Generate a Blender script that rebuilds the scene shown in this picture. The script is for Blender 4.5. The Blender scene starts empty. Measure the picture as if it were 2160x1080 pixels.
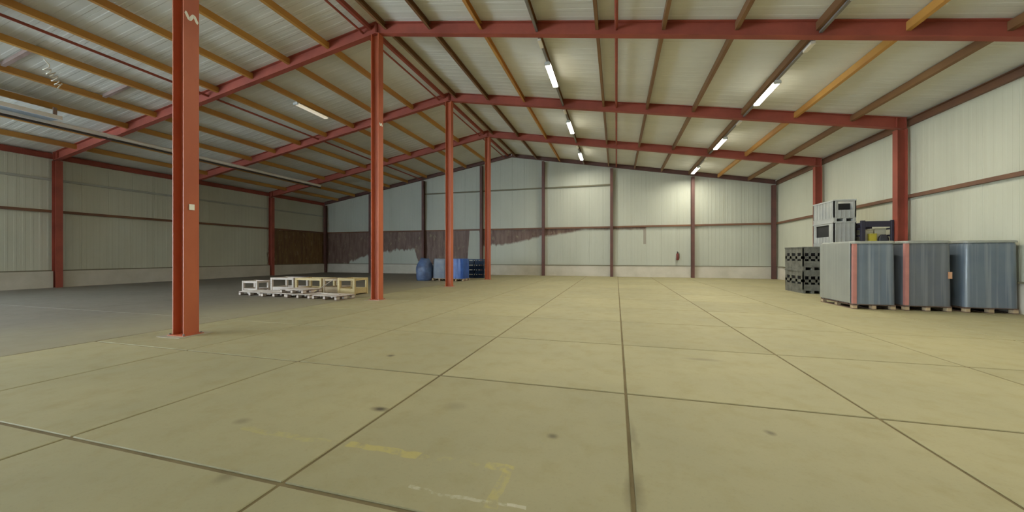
import bpy, math, random
from mathutils import Vector, noise
random.seed(7)
S = bpy.context.scene
COL = S.collection

# ------------------------------------------------------------------ camera
cam_d = bpy.data.cameras.new('camera')
cam_d.sensor_width = 36.0
cam_d.lens = 36.0 * 771.0 / 2160.0
cam_d.clip_start, cam_d.clip_end = 0.05, 300
cam = bpy.data.objects.new('camera', cam_d)
COL.objects.link(cam)
cam.location = (0, 0, 1.5)
cam.rotation_euler = (math.radians(90), 0, math.radians(15.93))
S.camera = cam

# ------------------------------------------------------------------ world, exposure
W = bpy.data.worlds.new('overcast_daylight'); S.world = W
W.use_nodes = True
bg = W.node_tree.nodes['Background']
bg.inputs['Color'].default_value = (0.72, 0.88, 1.0, 1)
bg.inputs['Strength'].default_value = 14.0
S.view_settings.view_transform = 'Standard'
S.view_settings.look = 'None'
S.view_settings.gamma = 1.0
S.view_settings.use_curve_mapping = False
S.view_settings.exposure = 0.28
S.cycles.max_bounces = 10
S.cycles.diffuse_bounces = 7
S.cycles.glossy_bounces = 3
S.cycles.sample_clamp_indirect = 6.0
LAMP_STRENGTH = 17.0         # glow of the diffuser itself
LAMP_WATTS = 125.0           # light each strip throws downwards
LAMP_COLOR = (1.0, 0.97, 0.80, 1)

# ------------------------------------------------------------------ layout constants
RIDGE_X, HALF = -7.9, 17.97
XL, XR = RIDGE_X - HALF, RIDGE_X + HALF          # inner faces of the side walls
YB, YREAR = 27.75, -17.25
SIDE_OPENING = (-11.0, 3.0)          # side wall left open out of view, added to let daylight in
SLOPE, RIDGE_Z = 0.172, 9.5
FRAMES = [5.0, 10.8, 16.45, 22.05]
PLINTH, GIRT_Z = 0.78, 3.62
def roof(x): return RIDGE_Z - SLOPE * abs(x - RIDGE_X)

# ------------------------------------------------------------------ materials
def new_mat(name):
    m = bpy.data.materials.new(name); m.use_nodes = True
    nt = m.node_tree
    return m, nt, nt.nodes['Principled BSDF']
def node(nt, typ, **kw):
    n = nt.nodes.new(typ)
    for k, v in kw.items(): setattr(n, k, v)
    return n
def math_n(nt, op, a, b=None, clamp=False):
    n = node(nt, 'ShaderNodeMath', operation=op, use_clamp=clamp)
    for i, v in enumerate((a, b)):
        if v is None: continue
        if isinstance(v, (int, float)): n.inputs[i].default_value = v
        else: nt.links.new(v, n.inputs[i])
    return n.outputs[0]
def mix_n(nt, fac, a, b, blend='MIX'):
    n = node(nt, 'ShaderNodeMix', data_type='RGBA', blend_type=blend)
    for key, v in ((0, fac), (6, a), (7, b)):
        if isinstance(v, (int, float)): n.inputs[key].default_value = v
        elif isinstance(v, tuple): n.inputs[key].default_value = v if len(v) == 4 else v + (1,)
        else: nt.links.new(v, n.inputs[key])
    return n.outputs[2]
def coords(nt, scale=(1, 1, 1), world=False):
    if world: src = node(nt, 'ShaderNodeNewGeometry').outputs['Position']
    else: src = node(nt, 'ShaderNodeTexCoord').outputs['Object']
    mp = node(nt, 'ShaderNodeMapping'); mp.inputs['Scale'].default_value = scale
    nt.links.new(src, mp.inputs['Vector'])
    return mp.outputs[0]
def noise_n(nt, vec, scale, detail=3, rough=0.55):
    n = node(nt, 'ShaderNodeTexNoise'); n.inputs['Scale'].default_value = scale
    n.inputs['Detail'].default_value = detail; n.inputs['Roughness'].default_value = rough
    nt.links.new(vec, n.inputs['Vector'])
    return n.outputs['Fac']
def ramp_n(nt, fac, lo, hi):
    n = node(nt, 'ShaderNodeMapRange'); nt.links.new(fac, n.inputs[0])
    n.inputs[1].default_value, n.inputs[2].default_value = lo, hi
    return n.outputs[0]
def bump_n(nt, bsdf, h, strength, dist=0.02):
    b = node(nt, 'ShaderNodeBump'); b.inputs['Strength'].default_value = strength
    b.inputs['Distance'].default_value = dist
    nt.links.new(h, b.inputs['Height']); nt.links.new(b.outputs[0], bsdf.inputs['Normal'])

def simple(name, c, c2=None, rough=0.6, scale=3.0, stretch=(1, 1, 1), metal=0.0, world=False, bump=0.0, spec=0.4, vary=0.0):
    m, nt, b = new_mat(name)
    b.inputs['Roughness'].default_value = rough
    b.inputs['Metallic'].default_value = metal
    b.inputs['Specular IOR Level'].default_value = spec
    if c2 is None: c2 = tuple(v * 0.82 for v in c)
    f = noise_n(nt, coords(nt, stretch, world), scale, 5)
    out = mix_n(nt, ramp_n(nt, f, 0.35, 0.68), c, c2)
    if vary:
        r = node(nt, 'ShaderNodeObjectInfo').outputs['Random']
        hs = node(nt, 'ShaderNodeHueSaturation')
        nt.links.new(ramp_n(nt, r, 0, 1), hs.inputs['Value'])
        mr = hs.inputs['Value'].links[0].from_node
        mr.inputs[3].default_value, mr.inputs[4].default_value = 1 - vary, 1 + vary
        nt.links.new(out, hs.inputs['Color']); out = hs.outputs[0]
    nt.links.new(out, b.inputs['Base Color'])
    if bump: bump_n(nt, b, f, bump)
    return m

M = {}
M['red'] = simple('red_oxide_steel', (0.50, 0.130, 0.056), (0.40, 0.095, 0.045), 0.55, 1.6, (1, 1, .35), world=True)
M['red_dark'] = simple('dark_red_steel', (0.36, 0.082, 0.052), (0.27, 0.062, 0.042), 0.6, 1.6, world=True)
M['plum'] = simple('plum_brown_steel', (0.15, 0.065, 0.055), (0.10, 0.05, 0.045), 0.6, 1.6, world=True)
M['ochre'] = simple('ochre_purlin_steel', (0.54, 0.285, 0.065), (0.44, 0.20, 0.055), 0.55, 1.2, (1, .3, 1), world=True)
M['ochre_shade'] = simple('shaded_ochre_purlin_steel', (0.24, 0.125, 0.050), (0.17, 0.08, 0.038), 0.55, 1.2, (1, .3, 1), world=True)  # darker copy of the purlin colour, with shade painted in
M['girt'] = simple('brown_girt_steel', (0.20, 0.095, 0.050), (0.15, 0.075, 0.050), 0.6, 1.0, world=True)
M['girt_pale'] = simple('pale_grey_girt', (0.40, 0.41, 0.37), None, 0.6, 1.0, world=True)
M['sill'] = simple('olive_sill_angle', (0.20, 0.18, 0.12), None, 0.7, 1.0, world=True)
M['trunk'] = simple('grey_trunking', (0.23, 0.21, 0.20), None, 0.5)
M['white_rail'] = simple('off_white_conduit', (0.92, 0.90, 0.88), (0.86, 0.84, 0.82), 0.45)
M['tray'] = simple('galvanised_tray', (0.34, 0.38, 0.42), (0.26, 0.30, 0.34), 0.4, 2.0, metal=0.3)
M['dark_pipe'] = simple('dark_conduit', (0.07, 0.055, 0.05), None, 0.6)
M['lamp_body'] = simple('lamp_housing_grey', (0.55, 0.56, 0.54), None, 0.4)
M['lamp_off'] = simple('unlit_lamp_cover', (0.85, 0.80, 0.70), (0.75, 0.68, 0.58), 0.35)
M['concrete_pad'] = simple('grout_pad', (0.40, 0.36, 0.27), None, 0.85, 6)
M['joint'] = simple('joint_dirt', (0.205, 0.160, 0.080), (0.145, 0.110, 0.055), 0.9, 2.5, world=True)
M['white_paint'] = simple('white_paint', (0.88, 0.86, 0.80), (0.84, 0.82, 0.75), 0.6, 8)
M['wood'] = simple('raw_pallet_wood', (0.50, 0.39, 0.26), (0.38, 0.28, 0.17), 0.75, 5, (1, 6, 6), vary=0.15)
M['wood_pale'] = simple('weathered_pale_wood', (0.58, 0.50, 0.44), (0.46, 0.39, 0.33), 0.75, 5, (1, 6, 6), vary=0.12)
M['wood_yellow'] = simple('yellow_softwood', (0.58, 0.46, 0.24), (0.48, 0.36, 0.17), 0.7, 5, (1, 6, 6), vary=0.12)
M['wood_dark'] = simple('dark_pallet_wood', (0.17, 0.11, 0.085), (0.12, 0.075, 0.055), 0.8, 5, vary=0.15)
M['bin_light'] = simple('light_grey_plastic', (0.40, 0.41, 0.40), (0.32, 0.33, 0.33), 0.5, 2, vary=0.10)
M['bin_dark'] = simple('charcoal_plastic', (0.17, 0.17, 0.15), (0.08, 0.08, 0.07), 0.5, 5)
M['bin_inside'] = simple('bin_black', (0.018, 0.018, 0.022), None, 0.6)
M['navy'] = simple('navy_steel', (0.035, 0.032, 0.055), None, 0.5)
M['pink'] = simple('pink_edge_board', (0.50, 0.215, 0.185), (0.42, 0.18, 0.16), 0.6, 4)
M['orange'] = simple('orange_tag', (0.60, 0.33, 0.20), None, 0.6)
M['yellow'] = simple('yellow_plastic', (0.50, 0.42, 0.05), None, 0.5)
M['cream_box'] = simple('cream_card', (0.58, 0.55, 0.42), None, 0.7)
M['black_bag'] = simple('black_sack', (0.03, 0.03, 0.04), (0.05, 0.055, 0.065), 0.4, 5, bump=0.3)
M['blue_bright'] = simple('bright_blue_film', (0.035, 0.105, 0.38), (0.022, 0.065, 0.26), 0.35, 3, bump=0.25)
M['blue_mid'] = simple('mid_blue_sheet', (0.10, 0.155, 0.29), (0.055, 0.075, 0.15), 0.4, 2.5, bump=0.25)
M['blue_grey'] = simple('blue_grey_sheet', (0.155, 0.17, 0.20), (0.10, 0.125, 0.18), 0.4, 2.5)
M['blue_dark'] = simple('dark_blue_plastic', (0.018, 0.045, 0.12), (0.012, 0.025, 0.06), 0.35, 4, vary=0.3)
M['extinguisher'] = simple('extinguisher_red', (0.17, 0.035, 0.030), None, 0.5)
M['black'] = simple('black_rubber', (0.03, 0.03, 0.03), None, 0.5)
M['pinkish'] = simple('primer_pink_steel', (0.34, 0.24, 0.21), None, 0.6)

def emit(name, color, strength):
    m = bpy.data.materials.new(name); m.use_nodes = True
    nt = m.node_tree; b = nt.nodes['Principled BSDF']
    b.inputs['Base Color'].default_value = (0.9, 0.9, 0.9, 1)
    b.inputs['Emission Color'].default_value = color
    b.inputs['Emission Strength'].default_value = strength
    return m
M['dim_tube'] = emit('dimly_glowing_lamp_cover', (1.0, .86, .62, 1), .35)
M['tube'] = emit('lit_lamp_cover', LAMP_COLOR, LAMP_STRENGTH)

def float_curve(nt, val, x0, x1, pts):
    """pts: (x, y 0..1) piecewise linear over x0..x1"""
    mr = node(nt, 'ShaderNodeMapRange'); nt.links.new(val, mr.inputs[0])
    mr.inputs[1].default_value, mr.inputs[2].default_value = x0, x1
    fc = node(nt, 'ShaderNodeFloatCurve')
    c = fc.mapping.curves[0]
    q = [((x - x0) / (x1 - x0), y) for x, y in pts]
    c.points[0].location = q[0]; c.points[1].location = q[-1]
    for p in q[1:-1]: c.points.new(*p)
    for p in c.points: p.handle_type = 'VECTOR'
    fc.mapping.update()
    nt.links.new(mr.outputs[0], fc.inputs['Value'])
    return fc.outputs[0]

def wall_mat(name, stain=None):
    """cream sandwich panel; stain 'back' / 'left' adds the stripped brown strip under the rail"""
    m, nt, b = new_mat(name)
    b.inputs['Roughness'].default_value = 0.55
    pos = node(nt, 'ShaderNodeNewGeometry').outputs['Position']
    big = noise_n(nt, coords(nt, (1, 1, .5), True), 0.5, 4)
    streak = noise_n(nt, coords(nt, (5, 5, .25), True), 1.0, 4)
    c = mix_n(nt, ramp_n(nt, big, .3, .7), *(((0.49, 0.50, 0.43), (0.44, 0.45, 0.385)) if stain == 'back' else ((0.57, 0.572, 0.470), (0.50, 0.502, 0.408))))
    c = mix_n(nt, math_n(nt, 'MULTIPLY', ramp_n(nt, streak, .45, .8), 0.16), c, (0.44, 0.43, 0.33))
    if stain:
        sep = node(nt, 'ShaderNodeSeparateXYZ'); nt.links.new(pos, sep.inputs[0])
        x, y, z = sep.outputs
        rag = noise_n(nt, coords(nt, (2.2, 2.2, .7), True), 1.4, 5, .6)
        ragz = math_n(nt, 'MULTIPLY', math_n(nt, 'SUBTRACT', rag, 0.5), 1.5)
        if stain == 'back':
            lo = float_curve(nt, x, -26, 3, [(p, v / 4.0) for p, v in (
                (-26, .4), (-24.2, .45), (-23.4, .75), (-22.6, 1.15), (-21.2, 1.45), (-20.0, 1.75), (-16.6, 2.0), (-16.2, .9), (-14, .3),
                (-11.75, .5), (-11.5, 3.9), (-10.75, 3.9), (-10.5, 2.25), (-8.0, 2.4), (-5.6, 2.95), (-4.9, 2.95), (-2.2, 3.42), (-0.5, 3.35), (2.0, 3.35), (2.3, 3.95), (3, 4.0))])
            lo = math_n(nt, 'MULTIPLY', lo, 4.0)
            amp = float_curve(nt, x, -26, 3, [(-26, .7), (-11, .55), (-6, .25), (-2, .12), (3, .10)])
            edge = math_n(nt, 'ADD', lo, math_n(nt, 'MULTIPLY', ragz, amp))
            k = math_n(nt, 'MULTIPLY', math_n(nt, 'SUBTRACT', z, edge), 6, True)
            top = math_n(nt, 'MULTIPLY', math_n(nt, 'SUBTRACT', GIRT_Z + .02, z), 60, True)
            drip = math_n(nt, 'MULTIPLY', math_n(nt, 'LESS_THAN', math_n(nt, 'ABSOLUTE', math_n(nt, 'SUBTRACT', x, 1.95)), 0.09), math_n(nt, 'GREATER_THAN', z, 2.35))
            k = math_n(nt, 'MAXIMUM', k, math_n(nt, 'MULTIPLY', drip, .55))
            k = math_n(nt, 'MULTIPLY', k, top)
            cA, cB = (0.205, 0.130, 0.100), (0.115, 0.060, 0.045)
        else:
            k = math_n(nt, 'MULTIPLY', math_n(nt, 'MULTIPLY', math_n(nt, 'SUBTRACT', math_n(nt, 'ADD', y, ragz), 22.0), 8, True),
                       math_n(nt, 'MULTIPLY', math_n(nt, 'SUBTRACT', math_n(nt, 'ADD', GIRT_Z, math_n(nt, 'MULTIPLY', ragz, .25)), z), 30, True))
            cA, cB = (0.215, 0.130, 0.045), (0.125, 0.055, 0.025)
        st = noise_n(nt, coords(nt, (3.0, 3.0, .5), True), 1.6, 5, .65)
        bc = mix_n(nt, ramp_n(nt, st, .35, .65), cA, cB)
        pale = noise_n(nt, coords(nt, (2.0, 2.0, .9), True), 2.3, 3)
        bc = mix_n(nt, math_n(nt, 'MULTIPLY', ramp_n(nt, pale, .60, .75), .6), bc, (0.34, 0.28, 0.17))
        c = mix_n(nt, k, c, bc)
        bump_n(nt, b, math_n(nt, 'MULTIPLY', k, st), 0.5, 0.04)
    nt.links.new(c, b.inputs['Base Color'])
    return m
M['wall'] = wall_mat('cream_wall_panel')
M['wall_back'] = wall_mat('cream_wall_panel_stripped_strip', 'back')
M['wall_left'] = wall_mat('cream_wall_panel_brown_bay', 'left')
M['roof'] = simple('grey_roof_lining', (0.70, 0.69, 0.63), (0.63, 0.62, 0.57), 0.6, 0.6, world=True, vary=0.05)
M['plinth'] = simple('plinth_concrete', (0.62, 0.57, 0.49), (0.52, 0.48, 0.40), 0.85, 1.2, world=True)

def concrete(name, a, b2, tint, marks=True, light_fade=None):
    m, nt, b = new_mat(name)
    pos = node(nt, 'ShaderNodeNewGeometry').outputs['Position']
    wc = coords(nt, (1, 1, 1), True)
    f1 = noise_n(nt, wc, 0.45, 5, .6); f2 = noise_n(nt, wc, 3.2, 6, .65); f3 = noise_n(nt, wc, 38, 3, .6)
    c = mix_n(nt, ramp_n(nt, f1, .32, .68), a, b2)
    c = mix_n(nt, math_n(nt, 'MULTIPLY', ramp_n(nt, f2, .50, .78), .42), c, tint)
    c = mix_n(nt, math_n(nt, 'MULTIPLY', ramp_n(nt, f3, .55, .8), .22), c, tuple(v * .55 for v in b2))
    if light_fade:   # warm light fading out past the column line, painted as a tan gradient
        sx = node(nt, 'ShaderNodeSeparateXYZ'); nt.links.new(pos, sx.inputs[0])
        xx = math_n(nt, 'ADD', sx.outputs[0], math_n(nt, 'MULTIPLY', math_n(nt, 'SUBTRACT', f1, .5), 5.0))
        c = mix_n(nt, ramp_n(nt, xx, -13.0, -9.2), c, light_fade)
    r = node(nt, 'ShaderNodeObjectInfo').outputs['Random']
    hs = node(nt, 'ShaderNodeHueSaturation')
    mr = node(nt, 'ShaderNodeMapRange'); nt.links.new(r, mr.inputs[0])
    mr.inputs[3].default_value, mr.inputs[4].default_value = .95, 1.05
    nt.links.new(mr.outputs[0], hs.inputs['Value']); nt.links.new(c, hs.inputs['Color']); c = hs.outputs[0]
    if marks:
        sep = node(nt, 'ShaderNodeSeparateXYZ'); nt.links.new(pos, sep.inputs[0]); x, y, z = sep.outputs
        wob = math_n(nt, 'MULTIPLY', math_n(nt, 'SUBTRACT', noise_n(nt, wc, 4.0, 2), .5), .10)
        worn = noise_n(nt, wc, 9, 5, .7)
        def box(cx, cy, hx, hy):
            fx = math_n(nt, 'LESS_THAN', math_n(nt, 'ABSOLUTE', math_n(nt, 'SUBTRACT', math_n(nt, 'ADD', x, wob), cx)), hx)
            fy = math_n(nt, 'LESS_THAN', math_n(nt, 'ABSOLUTE', math_n(nt, 'SUBTRACT', math_n(nt, 'ADD', y, wob), cy)), hy)
            return math_n(nt, 'MULTIPLY', fx, fy)
        for (cx, cy, hx, hy, col, lo, amt) in (
                (-1.74, 2.45, .32, .040, (.52, .42, .09), .36, .60), (-2.70, 2.42, .48, .035, (.48, .41, .12), .44, .45),
                (-1.10, 2.45, .30, .030, (.48, .41, .12), .50, .40), (-.80, 2.47, .10, .045, (.50, .41, .10), .40, .5),
                (-.73, 2.28, .038, .24, (.50, .41, .10), .40, .5),
                (-.95, 2.10, .36, .016, (.60, .56, .45), .42, .55), (-.58, 2.11, .06, .018, (.62, .58, .47), .35, .6),
                (-11.1, 9.3, .25, .05, (.58, .54, .42), .35, .7)):
            k = math_n(nt, 'MULTIPLY', box(cx, cy, hx, hy), math_n(nt, 'MULTIPLY', ramp_n(nt, worn, lo, lo + .14), amt * .75))
            c = mix_n(nt, k, c, col)
        for (cx, cy, rx, ry, amt) in ((-2.24, 3.09, .085, .05, .9), (-3.26, 4.79, .06, .06, .8), (-.51, 3.02, .045, .045, .65), (1.26, 3.58, .04, .05, .6),
                                      (-3.27, 2.52, .07, .06, .35), (-2.55, 1.86, .07, .08, .35), (.11, 2.45, .055, .22, .45), (.14, 3.2, .03, .3, .3), (1.2, 5.85, .25, .07, .3), (-1.55, 3.35, .12, .10, .2)):
            dx = math_n(nt, 'DIVIDE', math_n(nt, 'SUBTRACT', math_n(nt, 'ADD', x, wob), cx), rx)
            dy = math_n(nt, 'DIVIDE', math_n(nt, 'SUBTRACT', y, cy), ry)
            d = math_n(nt, 'SQRT', math_n(nt, 'ADD', math_n(nt, 'MULTIPLY', dx, dx), math_n(nt, 'MULTIPLY', dy, dy)))
            k = math_n(nt, 'MULTIPLY', math_n(nt, 'SUBTRACT', 1.3, d, True), amt)
            c = mix_n(nt, k, c, (.055, .040, .022))
    nt.links.new(c, b.inputs['Base Color'])
    mrr = node(nt, 'ShaderNodeMapRange'); nt.links.new(f2, mrr.inputs[0])
    mrr.inputs[3].default_value, mrr.inputs[4].default_value = .55, .82
    nt.links.new(mrr.outputs[0], b.inputs['Roughness'])
    bump_n(nt, b, f3, 0.12, 0.004)
    return m
M['slab'] = concrete('tan_slab_concrete', (0.372, 0.330, 0.184), (0.315, 0.286, 0.166), (0.28, 0.230, 0.092))
M['slab_grey'] = concrete('grey_floated_concrete', (0.198, 0.174, 0.138), (0.164, 0.146, 0.118), (0.140, 0.120, 0.094), marks=False, light_fade=(0.295, 0.262, 0.172))  # grey partly stands in for the cooler light past the column line

def wrap_mat(name, a, b2, hi):
    m, nt, b = new_mat(name)
    b.inputs['Roughness'].default_value = 0.32
    b.inputs['Coat Weight'].default_value = 0.25
    st = noise_n(nt, coords(nt, (7, 7, .12)), 1.0, 3, .6)
    bl = noise_n(nt, coords(nt, (1, 1, 1)), 1.5, 3)
    c = mix_n(nt, ramp_n(nt, bl, .3, .7), a, b2)
    c = mix_n(nt, math_n(nt, 'MULTIPLY', ramp_n(nt, st, .50, .64), .8), c, hi)
    nt.links.new(c, b.inputs['Base Color'])
    bump_n(nt, b, st, 0.5, 0.02)
    return m
M['wrap_front'] = wrap_mat('blue_grey_stretch_film', (0.150, 0.182, 0.220), (0.115, 0.146, 0.195), (0.25, 0.275, 0.31))
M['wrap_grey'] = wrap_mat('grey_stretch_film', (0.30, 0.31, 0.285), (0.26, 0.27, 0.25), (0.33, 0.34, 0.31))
M['wrap_dark'] = wrap_mat('dark_blue_stretch_film', (0.130, 0.140, 0.155), (0.105, 0.120, 0.150), (0.20, 0.215, 0.235))

# ------------------------------------------------------------------ mesh builder
class MB:
    def __init__(s): s.v, s.f, s.sm = [], [], []
    def add(s, vs, fs, smooth=False):
        o = len(s.v); s.v += [tuple(p) for p in vs]
        for f in fs: s.f.append([i + o for i in f]); s.sm.append(smooth)
    def box(s, x0, x1, y0, y1, z0, z1, bev=0.0):
        if bev:
            # chamfered vertical edges and top edge
            b = bev
            ring = [(x0+b, y0), (x1-b, y0), (x1, y0+b), (x1, y1-b), (x1-b, y1), (x0+b, y1), (x0, y1-b), (x0, y0+b)]
            rin = [(x0+b, y0+b), (x1-b, y0+b), (x1-b, y0+b), (x1-b, y1-b), (x1-b, y1-b), (x0+b, y1-b), (x0+b, y1-b), (x0+b, y0+b)]
            vs = [(x, y, z0) for x, y in ring] + [(x, y, z1-b) for x, y in ring]
            top = [(x0+b, y0+b, z1), (x1-b, y0+b, z1), (x1-b, y1-b, z1), (x0+b, y1-b, z1)]
            vs += top
            fs = [list(range(7, -1, -1))] + [[i, (i+1) % 8, 8+(i+1) % 8, 8+i] for i in range(8)]
            fs += [[8, 9, 17, 16], [10, 11, 18, 17], [12, 13, 19, 18], [14, 15, 16, 19], [9, 10, 17], [11, 12, 18], [13, 14, 19], [15, 8, 16], [16, 17, 18, 19]]
            s.add(vs, fs); return s
        vs = [(x, y, z) for z in (z0, z1) for x, y in ((x0, y0), (x1, y0), (x1, y1), (x0, y1))]
        s.add(vs, [[3, 2, 1, 0], [4, 5, 6, 7], [0, 1, 5, 4], [1, 2, 6, 5], [2, 3, 7, 6], [3, 0, 4, 7]])
        return s
    def prism(s, poly, fa, fb):
        """poly: list of 2-D points; fa / fb map one to the two ends"""
        n = len(poly)
        vs = [fa(p) for p in poly] + [fb(p) for p in poly]
        s.add(vs, [list(range(n-1, -1, -1)), list(range(n, 2*n))] + [[i, (i+1) % n, n+(i+1) % n, n+i] for i in range(n)])
        return s
    def tube(s, pts, r, n=8, caps=True):
        rings = []
        pts = [Vector(p) for p in pts]
        for i, p in enumerate(pts):
            d = (pts[min(i+1, len(pts)-1)] - pts[max(i-1, 0)]).normalized()
            a = d.orthogonal().normalized() if i == 0 else (A - d * A.dot(d)).normalized()
            A = a; b = d.cross(a)
            rr = r[i] if isinstance(r, (list, tuple)) else r
            rings.append([p + (a*math.cos(t) + b*math.sin(t)) * rr for t in [2*math.pi*k/n for k in range(n)]])
        vs = [q for ring in rings for q in ring]
        fs = [[i*n+k, i*n+(k+1) % n, (i+1)*n+(k+1) % n, (i+1)*n+k] for i in range(len(pts)-1) for k in range(n)]
        s.add(vs, fs, True)
        if caps:
            s.add(rings[0], [list(range(n-1, -1, -1))]); s.add(rings[-1], [list(range(n))])
        return s
    def lathe(s, prof, n=16, c=(0, 0, 0)):
        vs = [(c[0]+r*math.cos(2*math.pi*k/n), c[1]+r*math.sin(2*math.pi*k/n), c[2]+z) for r, z in prof for k in range(n)]
        fs = [[i*n+k, i*n+(k+1) % n, (i+1)*n+(k+1) % n, (i+1)*n+k] for i in range(len(prof)-1) for k in range(n)]
        s.add(vs, fs, True); return s
    def build(s, name, mat, parent=None, loc=None):
        me = bpy.data.meshes.new(name)
        me.from_pydata(s.v, [], s.f)
        me.polygons.foreach_set('use_smooth', s.sm)
        me.materials.append(mat); me.update()
        return link(name, me, parent, loc)
def link(name, me, parent=None, loc=None):
    o = bpy.data.objects.new(name, me); COL.objects.link(o)
    if parent: o.parent = parent
    if loc: o.location = loc
    return o
def part(name, mb, mat, parent, loc=None, label=None):
    o = mb.build(name, mat, parent, loc)
    if label: o['label'] = label
    return o
def tag(o, label, cat, group=None, kind='thing'):
    o['label'] = label; o['category'] = cat; o['kind'] = kind
    if group: o['group'] = group
    return o
def thing(name, label, cat, loc=(0, 0, 0), rz=0.0, group=None):
    o = bpy.data.objects.new(name, None); COL.objects.link(o)
    o.location = loc; o.rotation_euler = (0, 0, rz); o.empty_display_size = .2
    return tag(o, label, cat, group)
def struct(name, label, mb=None, mat=None):
    if mb: o = mb.build(name, mat)
    else:
        o = bpy.data.objects.new(name, None); COL.objects.link(o)
    o['kind'] = 'structure'; o['label'] = label
    return o
def dup(root, loc, rz=None, label=None, group=None):
    r = root.copy(); COL.objects.link(r); r.location = loc
    if rz is not None: r.rotation_euler = (0, 0, rz)
    if label: r['label'] = label
    if group: r['group'] = group
    for ch in list(root.children):
        c = ch.copy(); COL.objects.link(c); c.parent = r
        for g in list(ch.children):
            d = g.copy(); COL.objects.link(d); d.parent = c
    return r
ORD = ['', 'first', 'second', 'third', 'fourth', 'fifth', 'sixth', 'seventh', 'eighth', 'ninth', 'tenth']

# ------------------------------------------------------------------ floor
floor = struct('floor', 'tan concrete slab floor with dirt filled joints',
               MB().box(XL-.2, XR+.2, YREAR, YB+.2, -.2, -.010), M['joint'])
JX, JY = 0.027, 0.034
xs = [-8.82, -6.59, -4.36, -2.13, .10, 2.33, 4.56, 6.79, 9.02, XR+.15]
ys = [1.9 + 2.27*k for k in range(-8, 12)] + [YB+.15]
cache = {}
for i in range(len(xs)-1):
    for j in range(len(ys)-1):
        w, d = round(xs[i+1]-xs[i]-JX, 3), round(ys[j+1]-ys[j]-JY, 3)
        if (w, d) not in cache:
            t = MB().box(-w/2, w/2, -d/2, d/2, -.05, 0, .006).build('slab', M['slab'], floor)
            cache[(w, d)] = t.data
        else: t = link('slab', cache[(w, d)], floor)
        t.location = ((xs[i]+xs[i+1])/2, (ys[j]+ys[j+1])/2, 0)
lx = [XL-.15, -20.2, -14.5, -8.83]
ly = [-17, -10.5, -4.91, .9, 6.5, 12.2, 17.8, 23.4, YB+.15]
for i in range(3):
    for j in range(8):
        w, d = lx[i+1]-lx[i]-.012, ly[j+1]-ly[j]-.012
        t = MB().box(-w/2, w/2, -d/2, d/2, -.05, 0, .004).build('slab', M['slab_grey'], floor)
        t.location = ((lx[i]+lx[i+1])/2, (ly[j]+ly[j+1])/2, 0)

# ------------------------------------------------------------------ walls: plinth pieces, sill and ribbed panels
def ribbed(width, ribs, depth):
    """(t, offset) across one panel: flats with shallow ribs standing proud"""
    p = [(0.002, 0.006), (0.006, 0)]
    step = width / ribs
    for k in range(ribs):
        c = step*(k+.5)
        p += [(c-step*.20, 0), (c-step*.14, -depth), (c+step*.14, -depth), (c+step*.20, 0)]
    return p + [(width-.006, 0), (width-.002, 0.006)]
def panel(name, parent, mat, prof, t0, place, zlo, zhi, thick=.06):
    """place(t, off, z) -> point; off grows away from the room"""
    n = len(prof)
    vs = [place(t0+t, o, zlo) for t, o in prof] + [place(t0+t, o, zhi(t0+t)) for t, o in prof]
    vs += [place(t0+prof[0][0], thick, zlo), place(t0+prof[-1][0], thick, zlo), place(t0+prof[0][0], thick, zhi(t0+prof[0][0])), place(t0+prof[-1][0], thick, zhi(t0+prof[-1][0]))]
    fs = [[i, i+1, n+i+1, n+i] for i in range(n-1)]
    a, b, c, d = 2*n, 2*n+1, 2*n+2, 2*n+3
    fs += [[b, a, c, d], [a, 0, n, c], [n-1, b, d, 2*n-1], [a, b] + list(range(n-1, -1, -1)), [d, c] + list(range(n, 2*n))]
    mb = MB(); mb.add(vs, fs)
    return mb.build(name, mat, parent)
PW = 1.0
prof_w = ribbed(PW, 4, .004)
wr = struct('wall_right', 'cream ribbed metal side wall on a low concrete plinth')
wl = struct('wall_left', 'cream metal side wall with one bay stripped to brown')
wb = struct('wall_back', 'cream gable wall with a brown stripped strip under its rail')
ny = int((YB - YREAR) / PW)
for k in range(ny):
    t0 = YB - (k+1)*PW
    if k == 0: pr = panel('wall_panel', wr, M['wall'], prof_w, 0, lambda t, o, z: (XR+o, t, z), PLINTH, lambda t: roof(XR)-.02); data_r = pr; pr.location = (0, t0, 0)
    else: pr = link('wall_panel', data_r.data, wr, (0, t0, 0))
    if k == 0: pl = panel('wall_panel', wl, M['wall_left'], prof_w, 0, lambda t, o, z: (XL-o, t, z), PLINTH, lambda t: roof(XL)-.02); data_l = pl; pl.location = (0, t0, 0)
    elif not SIDE_OPENING[0] - .01 < t0 < SIDE_OPENING[1] - .5: pl = link('wall_panel', data_l.data, wl, (0, t0, 0))
for k in range(36):
    w = (XR-XL)/36
    panel('wall_panel', wb, M['wall_back'], ribbed(w, 4, .004), XL+k*w, lambda t, o, z: (t, YB+o, z), PLINTH, lambda t: roof(t)-.02)
wf = struct('wall_front', 'cream wall closing the hall behind the camera')
for k in range(36):
    w = (XR-XL)/36
    panel('wall_panel', wf, M['wall'], ribbed(w, 4, .004), XL+k*w, lambda t, o, z: (t, YREAR-o, z), (4.9 if 2 <= k < 9 else 0), lambda t: roof(t)-.02)  # opening in this unseen wall, added to let more daylight in
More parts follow.
